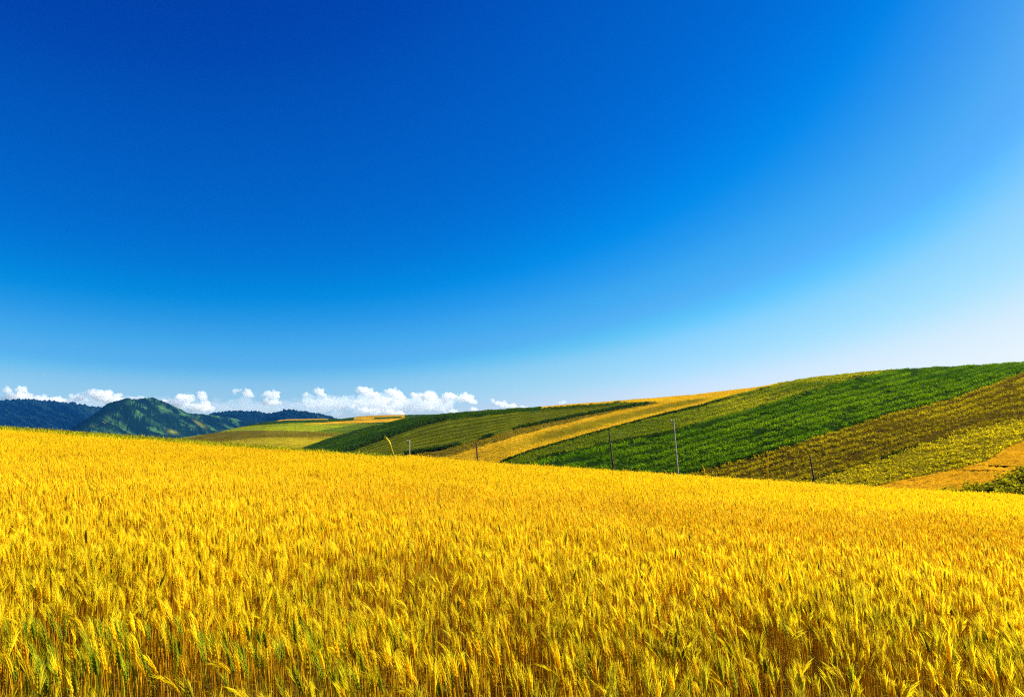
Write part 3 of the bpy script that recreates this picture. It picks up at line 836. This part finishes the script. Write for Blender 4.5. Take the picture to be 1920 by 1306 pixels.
# ------------------------------------------------------------------ single stalks that stand above the crest
M_stalk = plant_mat('tall_stalk', transl=.45)
def tube(path, radii, n=6):
    path = [Vector(p) for p in path]; V, F = [], []
    for i, p in enumerate(path):
        d = (path[min(i + 1, len(path) - 1)] - path[max(i - 1, 0)]).normalized()
        a = d.orthogonal().normalized(); b = d.cross(a)
        for k in range(n):
            V.append(p + a * radii[i] * math.cos(2 * math.pi * k / n) + b * radii[i] * math.sin(2 * math.pi * k / n))
    for i in range(len(path) - 1):
        for k in range(n): F.append((i*n+k, i*n+(k+1) % n, (i+1)*n+(k+1) % n, (i+1)*n+k))
    return np.array([tuple(v) for v in V]), np.array(F)
def tall_stalk(name, label, pts, dist, ear_from, r_stem, r_ear, col, col_ear, leaf=None):
    """pts: survey points from foot to tip, all at one distance"""
    P = []
    for px, py in pts:
        u, v = to_uv(px, py); P.append(Vector((float(u) * dist, dist, CZ + float(v) * dist)))
    foot = P[0]; gz = float(land_z(foot.x, dist))
    root = bpy.data.objects.new(name, None); C.objects.link(root); root.location = (foot.x, dist, gz)
    tag(root, label, 'stalk')
    o = Vector((foot.x, dist, gz))
    P = [Vector((foot.x + .02, dist, gz - .03))] + P
    q = [p - o for p in P]
    nst = ear_from + 2
    st = q[:nst]
    V, F = tube(st, [r_stem * (1 - .3 * i / len(st)) for i in range(len(st))])
    mesh_obj('stem', V, F, M_stalk, np.tile(col, (len(V), 1)), parent=root)
    ea = q[nst - 1:]
    if len(ea) > 1:
        fine = []
        for i in range(len(ea) - 1):
            for k in range(5): fine.append(ea[i].lerp(ea[i + 1], k / 5))
        fine.append(ea[-1])
        m = len(fine)
        V, F = tube(fine, [max(.002, r_ear * (.45 + .55 * math.sin(math.pi * min(1, i / (m - 1) * .85 + .15))) * (1.15 if i % 2 else .8)) for i in range(m)])
        fs = [F]; vs = [V]; b = len(V)
        for i in range(m):
            d = (fine[min(i + 1, m - 1)] - fine[max(i - 1, 0)]).normalized()
            for s in (-1, 1):
                sd_ = d.orthogonal().normalized() * s
                tip = fine[i] + d * r_ear * 4.5 + sd_ * r_ear * 1.6
                vs.append(np.array([tuple(fine[i] + d * .004), tuple(fine[i] - d * .004), tuple(tip)])); 
        tri = np.arange(2 * m * 3).reshape(-1, 3) + b
        mesh_obj('ear', np.concatenate(vs), [F, tri], M_stalk, np.tile(col_ear, (b + 6 * m, 1)), parent=root)
    if leaf:
        i0, dx, dz, ln_ = leaf
        p0 = q[i0]; V = []
        for k in range(6):
            t_ = k / 5
            c_ = p0 + Vector((dx * t_ * ln_, 0, dz * ln_ * (t_ - .25 * t_ * t_))); wv = .012 * math.sin(math.pi * (t_ * .85 + .12))
            V += [tuple(c_ + Vector((0, wv, wv))), tuple(c_ - Vector((0, wv, wv)))]
        F = np.array([(2*k, 2*k+1, 2*k+3, 2*k+2) for k in range(5)])
        mesh_obj('leaf', np.array(V), F, M_stalk, np.tile(col_ear, (12, 1)), parent=root)
    return root
tall_stalk('wheat_stalk', 'tall golden stalk with drooping bent head above the wheat crest', [(740, 857), (736.5, 846), (732.5, 833), (730, 827.5), (727.5, 824), (723.5, 819.5)], 27, 2, .018, .029, (.70, .55, .01), (.88, .74, .012), (2, -.6, 1.0, .10))
tall_stalk('weed_stalk', 'thin reddish brown stalk standing beside the foot of a dark pole', [(1148, 886), (1150, 878), (1151.5, 870), (1153, 862)], 26, 1, .010, .012, (.22, .11, .02), (.30, .11, .02))
tall_stalk('weed_stalk', 'thin upright golden stalk against the brown crop band', [(1440, 897), (1439.5, 880), (1440, 866), (1440.5, 850)], 26, 1, .016, .019, (.62, .40, .01), (.66, .40, .01))
tall_stalk('wheat_stalk', 'yellow stalk with tilted ear just above the crest near the tall pale pole', [(1322, 890), (1320, 879), (1316.5, 871)], 25, 0, .008, .013, (.45, .38, .01), (.72, .58, .012))
tall_stalk('wheat_stalk', 'wheat stalk leaning left above the crest between the tall pole and dark pole', [(1258, 897), (1252, 888), (1246, 881)], 25, 0, .008, .013, (.62, .42, .01), (.75, .50, .012))

# ------------------------------------------------------------------ clouds
cm, n, l = mat_new('cloud_vapour')
n.remove(n['Principled BSDF'])
vs_ = n.new('ShaderNodeVolumeScatter')
vs_.inputs['Color'].default_value = (1, 1, 1, 1); vs_.inputs['Density'].default_value = .009; vs_.inputs['Anisotropy'].default_value = .35
l.new(vs_.outputs[0], n['Material Output'].inputs['Volume'])
cm2 = cm.copy(); cm2.name = 'thin_cloud_vapour'
[q for q in cm2.node_tree.nodes if q.type == 'VOLUME_SCATTER'][0].inputs['Density'].default_value = .0017
cm3 = cm2.copy(); cm3.name = 'veil_vapour'
[q for q in cm3.node_tree.nodes if q.type == 'VOLUME_SCATTER'][0].inputs['Density'].default_value = .00055
CD = 14000.0
def ico(sub):
    bm = __import__('bmesh').new()
    __import__('bmesh').ops.create_icosphere(bm, subdivisions=sub, radius=1)
    V = np.array([v.co[:] for v in bm.verts]); F = np.array([[v.index for v in f.verts] for f in bm.faces]); bm.free()
    return V, F
IV, IF = ico(3)
def cloud(label, lumps, mat, dist=CD, puffs=16, seed=0):
    """lumps: (px, py, rx, ry) billows; merged into one skin"""
    rg = np.random.default_rng(seed + 400)
    vs, fs, b = [], [], 0
    px_m = dist / FPX
    cxm = np.mean([q[0] for q in lumps]); cym = np.mean([q[1] for q in lumps])
    u0, v0 = to_uv(cxm, cym); o0 = np.array([float(u0) * dist, dist, CZ + float(v0) * dist])
    for (px, py, rx, ry) in lumps:
        u, v = to_uv(px, py); c = np.array([float(u) * dist, dist, CZ + float(v) * dist]) - o0
        core = [(0, 0, 0, 1.0)]
        for k in range(puffs):
            a = rg.uniform(0, 2 * math.pi); q = rg.uniform(.55, 1.0)
            core.append((math.cos(a) * q, rg.uniform(-.5, .5), math.sin(a) * q * (1 if math.sin(a) > 0 else .6), rg.uniform(.18, .42)))
        for (ax, ay, az, rr) in core:
            sc = np.array([rx * px_m, (rx * .6 + ry * .4) * px_m, ry * px_m])
            r3 = np.array([rx, (rx + ry) / 2, ry]) * px_m * .85 if rr == 1.0 else np.array([1, 1, .9]) * rr * (rx * .45 + ry * .55) * px_m
            P = IV * (1 + .22 * (np.sin(IV @ np.array([7., 3, 5]) + seed + ax * 9) * np.cos(IV @ np.array([-4., 8, 6]) + az * 9)))[:, None]
            vs.append(P * r3 + c + np.array([ax, ay, az]) * sc); fs.append(IF + b); b += len(IV)
    o = mesh_obj('cloud', np.concatenate(vs), np.concatenate(fs), mat)
    o.location = o0
    md = o.modifiers.new('skin', 'REMESH'); md.mode = 'VOXEL'; md.voxel_size = .8 * px_m
    dg = bpy.context.evaluated_depsgraph_get(); me = bpy.data.meshes.new_from_object(o.evaluated_get(dg))
    o.modifiers.clear(); o.data = me
    # fine billows on the skin
    nvt = len(me.vertices); co = np.zeros(nvt * 3, np.float32); no = np.zeros(nvt * 3, np.float32)
    me.vertices.foreach_get('co', co); me.vertices.foreach_get('normal', no)
    co = co.reshape(-1, 3); no = no.reshape(-1, 3); k = 1 / (px_m * 5.5)
    d = (fbm(co[:, 0] * k + co[:, 1] * k * .7, co[:, 2] * k - co[:, 1] * k * .5, 7, 3) - .45) * px_m * 5
    co = co + no * d[:, None]
    me.vertices.foreach_set('co', co.ravel()); me.update()
    if not me.materials: me.materials.append(mat)
    tag(o, label, 'cloud', 'cumulus clouds low over the horizon')
    return o
cloud('lumpy white cloud at the far left above the blue forested ridge', [(13, 731, 9, 7), (40, 731, 12, 8), (52, 741, 10, 6), (28, 745, 26, 7)], cm, seed=1)
cloud('low flat cloud bank resting on the far left ridge', [(75, 748, 24, 6), (105, 750, 24, 7), (128, 755, 14, 6)], cm, seed=2)
cloud('large white cloud rising left of the dark mountain summit', [(172, 737, 10, 8), (190, 742, 22, 10), (208, 748, 24, 9), (150, 746, 16, 8), (223, 741, 7, 5)], cm, seed=3)
cloud('small low cloud touching the dark mountain summit on its left', [(252, 747, 10, 4), (266, 747, 9, 4.5)], cm, seed=4)
cloud('broad white cloud just right of the dark mountain summit', [(345, 747, 20, 9), (380, 744, 10, 9), (330, 757, 28, 9), (375, 764, 26, 9), (374, 738, 5, 5)], cm, seed=5)
cloud('small low cloud over the dip between mountain and right forest ridge', [(420, 765, 12, 6), (432, 770, 8, 5), (464, 768, 6, 5)], cm2, seed=6)
cloud('small ragged cloud alone above the right forest ridge', [(440, 733, 5, 6), (450, 731, 5, 3)], cm, seed=7)
cloud('small round cloud beside the ragged one above the right forest ridge', [(464, 737, 11, 7), (470, 741, 7, 5)], cm, seed=8)
cloud('medium cloud with grey underside above the middle of the right forest ridge', [(503, 740, 13, 6), (515, 741, 11, 9), (506, 754, 18, 7)], cm, seed=9)
cloud('thin wispy cloud low over the end of the right forest ridge', [(556, 758, 12, 5), (578, 760, 9, 3), (612, 768, 7, 7), (632, 775, 14, 6)], cm2, seed=10)
cloud('bright little cloud high above the end of the right forest ridge', [(597, 734, 11, 7), (604, 739, 9, 5)], cm, seed=11)
cloud('tiny cloud left of and below the bright little one', [(573, 739, 6, 4)], cm, seed=12)
cloud('bright cloud high over the rolling hill, the left one of the large pair', [(684, 732, 15, 8), (700, 741, 13, 8), (672, 737, 6, 4)], cm, seed=13)
cloud('tall bright cloud over the rolling hill, right one of the large pair', [(733, 734, 12, 8), (745, 741, 15, 9), (757, 747, 8, 6), (735, 757, 10, 6)], cm, seed=14)
cloud('long bright cloud above the left shoulder of the striped hillside', [(775, 741, 9, 5), (803, 744, 17, 9), (845, 742, 16, 6), (872, 746, 17, 8), (886, 752, 11, 6), (836, 750, 9, 7)], cm, seed=15)
cloud('low cloud behind the rolling hill below the bright pair', [(660, 761, 8, 5), (685, 770, 13, 7), (702, 772, 12, 7), (727, 770, 10, 6), (745, 775, 14, 5)], cm, seed=16)
cloud('low cloud resting on the left shoulder of the striped hillside', [(812, 766, 14, 5), (826, 766, 11, 7), (845, 771, 12, 6), (889, 767, 9, 4)], cm, seed=17)
cloud('ragged white cloud peeping over the green shoulder of the striped hillside', [(924, 751, 4, 6), (938, 757, 12, 6), (945, 754, 4, 5), (958, 762, 14, 5), (980, 764, 10, 3)], cm, seed=18)
cloud('thin pale veil of cloud spread over the rolling hill', [(620, 757, 55, 14), (720, 757, 70, 18), (800, 757, 55, 15)], cm2, dist=16500, puffs=22, seed=19)
cloud('thin pale veil of cloud low behind the mountain and the forest ridges', [(40, 757, 60, 12), (150, 757, 75, 14), (270, 757, 60, 10), (380, 762, 70, 13), (490, 765, 70, 13), (570, 765, 50, 14)], cm3, dist=17500, puffs=22, seed=22)
cloud('tiny lone cloud puff high above the left ridge', [(85, 700.5, 5, 1.8)], cm2, seed=20)
cloud('tiny white cloud just showing above the gold rim of the hill', [(1058, 753.5, 6, 2.6), (1052, 755, 5, 2)], cm, seed=21)

# ------------------------------------------------------------------ haze
hm, n, l = mat_new('haze_air')
n.remove(n['Principled BSDF'])
pv = n.new('ShaderNodeVolumePrincipled')
pv.inputs['Color'].default_value = (.03, .30, 1.0, 1)
pv.inputs['Density'].default_value = 2.8e-5
pv.inputs['Anisotropy'].default_value = 0.0
l.new(pv.outputs[0], n['Material Output'].inputs['Volume'])
V, F = box(0, 3000, 50, 15000, 7600, 320)
hz = mesh_obj('haze', V, F, hm)
tag(hz, 'thin blue haze that veils the distant mountains', 'haze', kind='stuff')
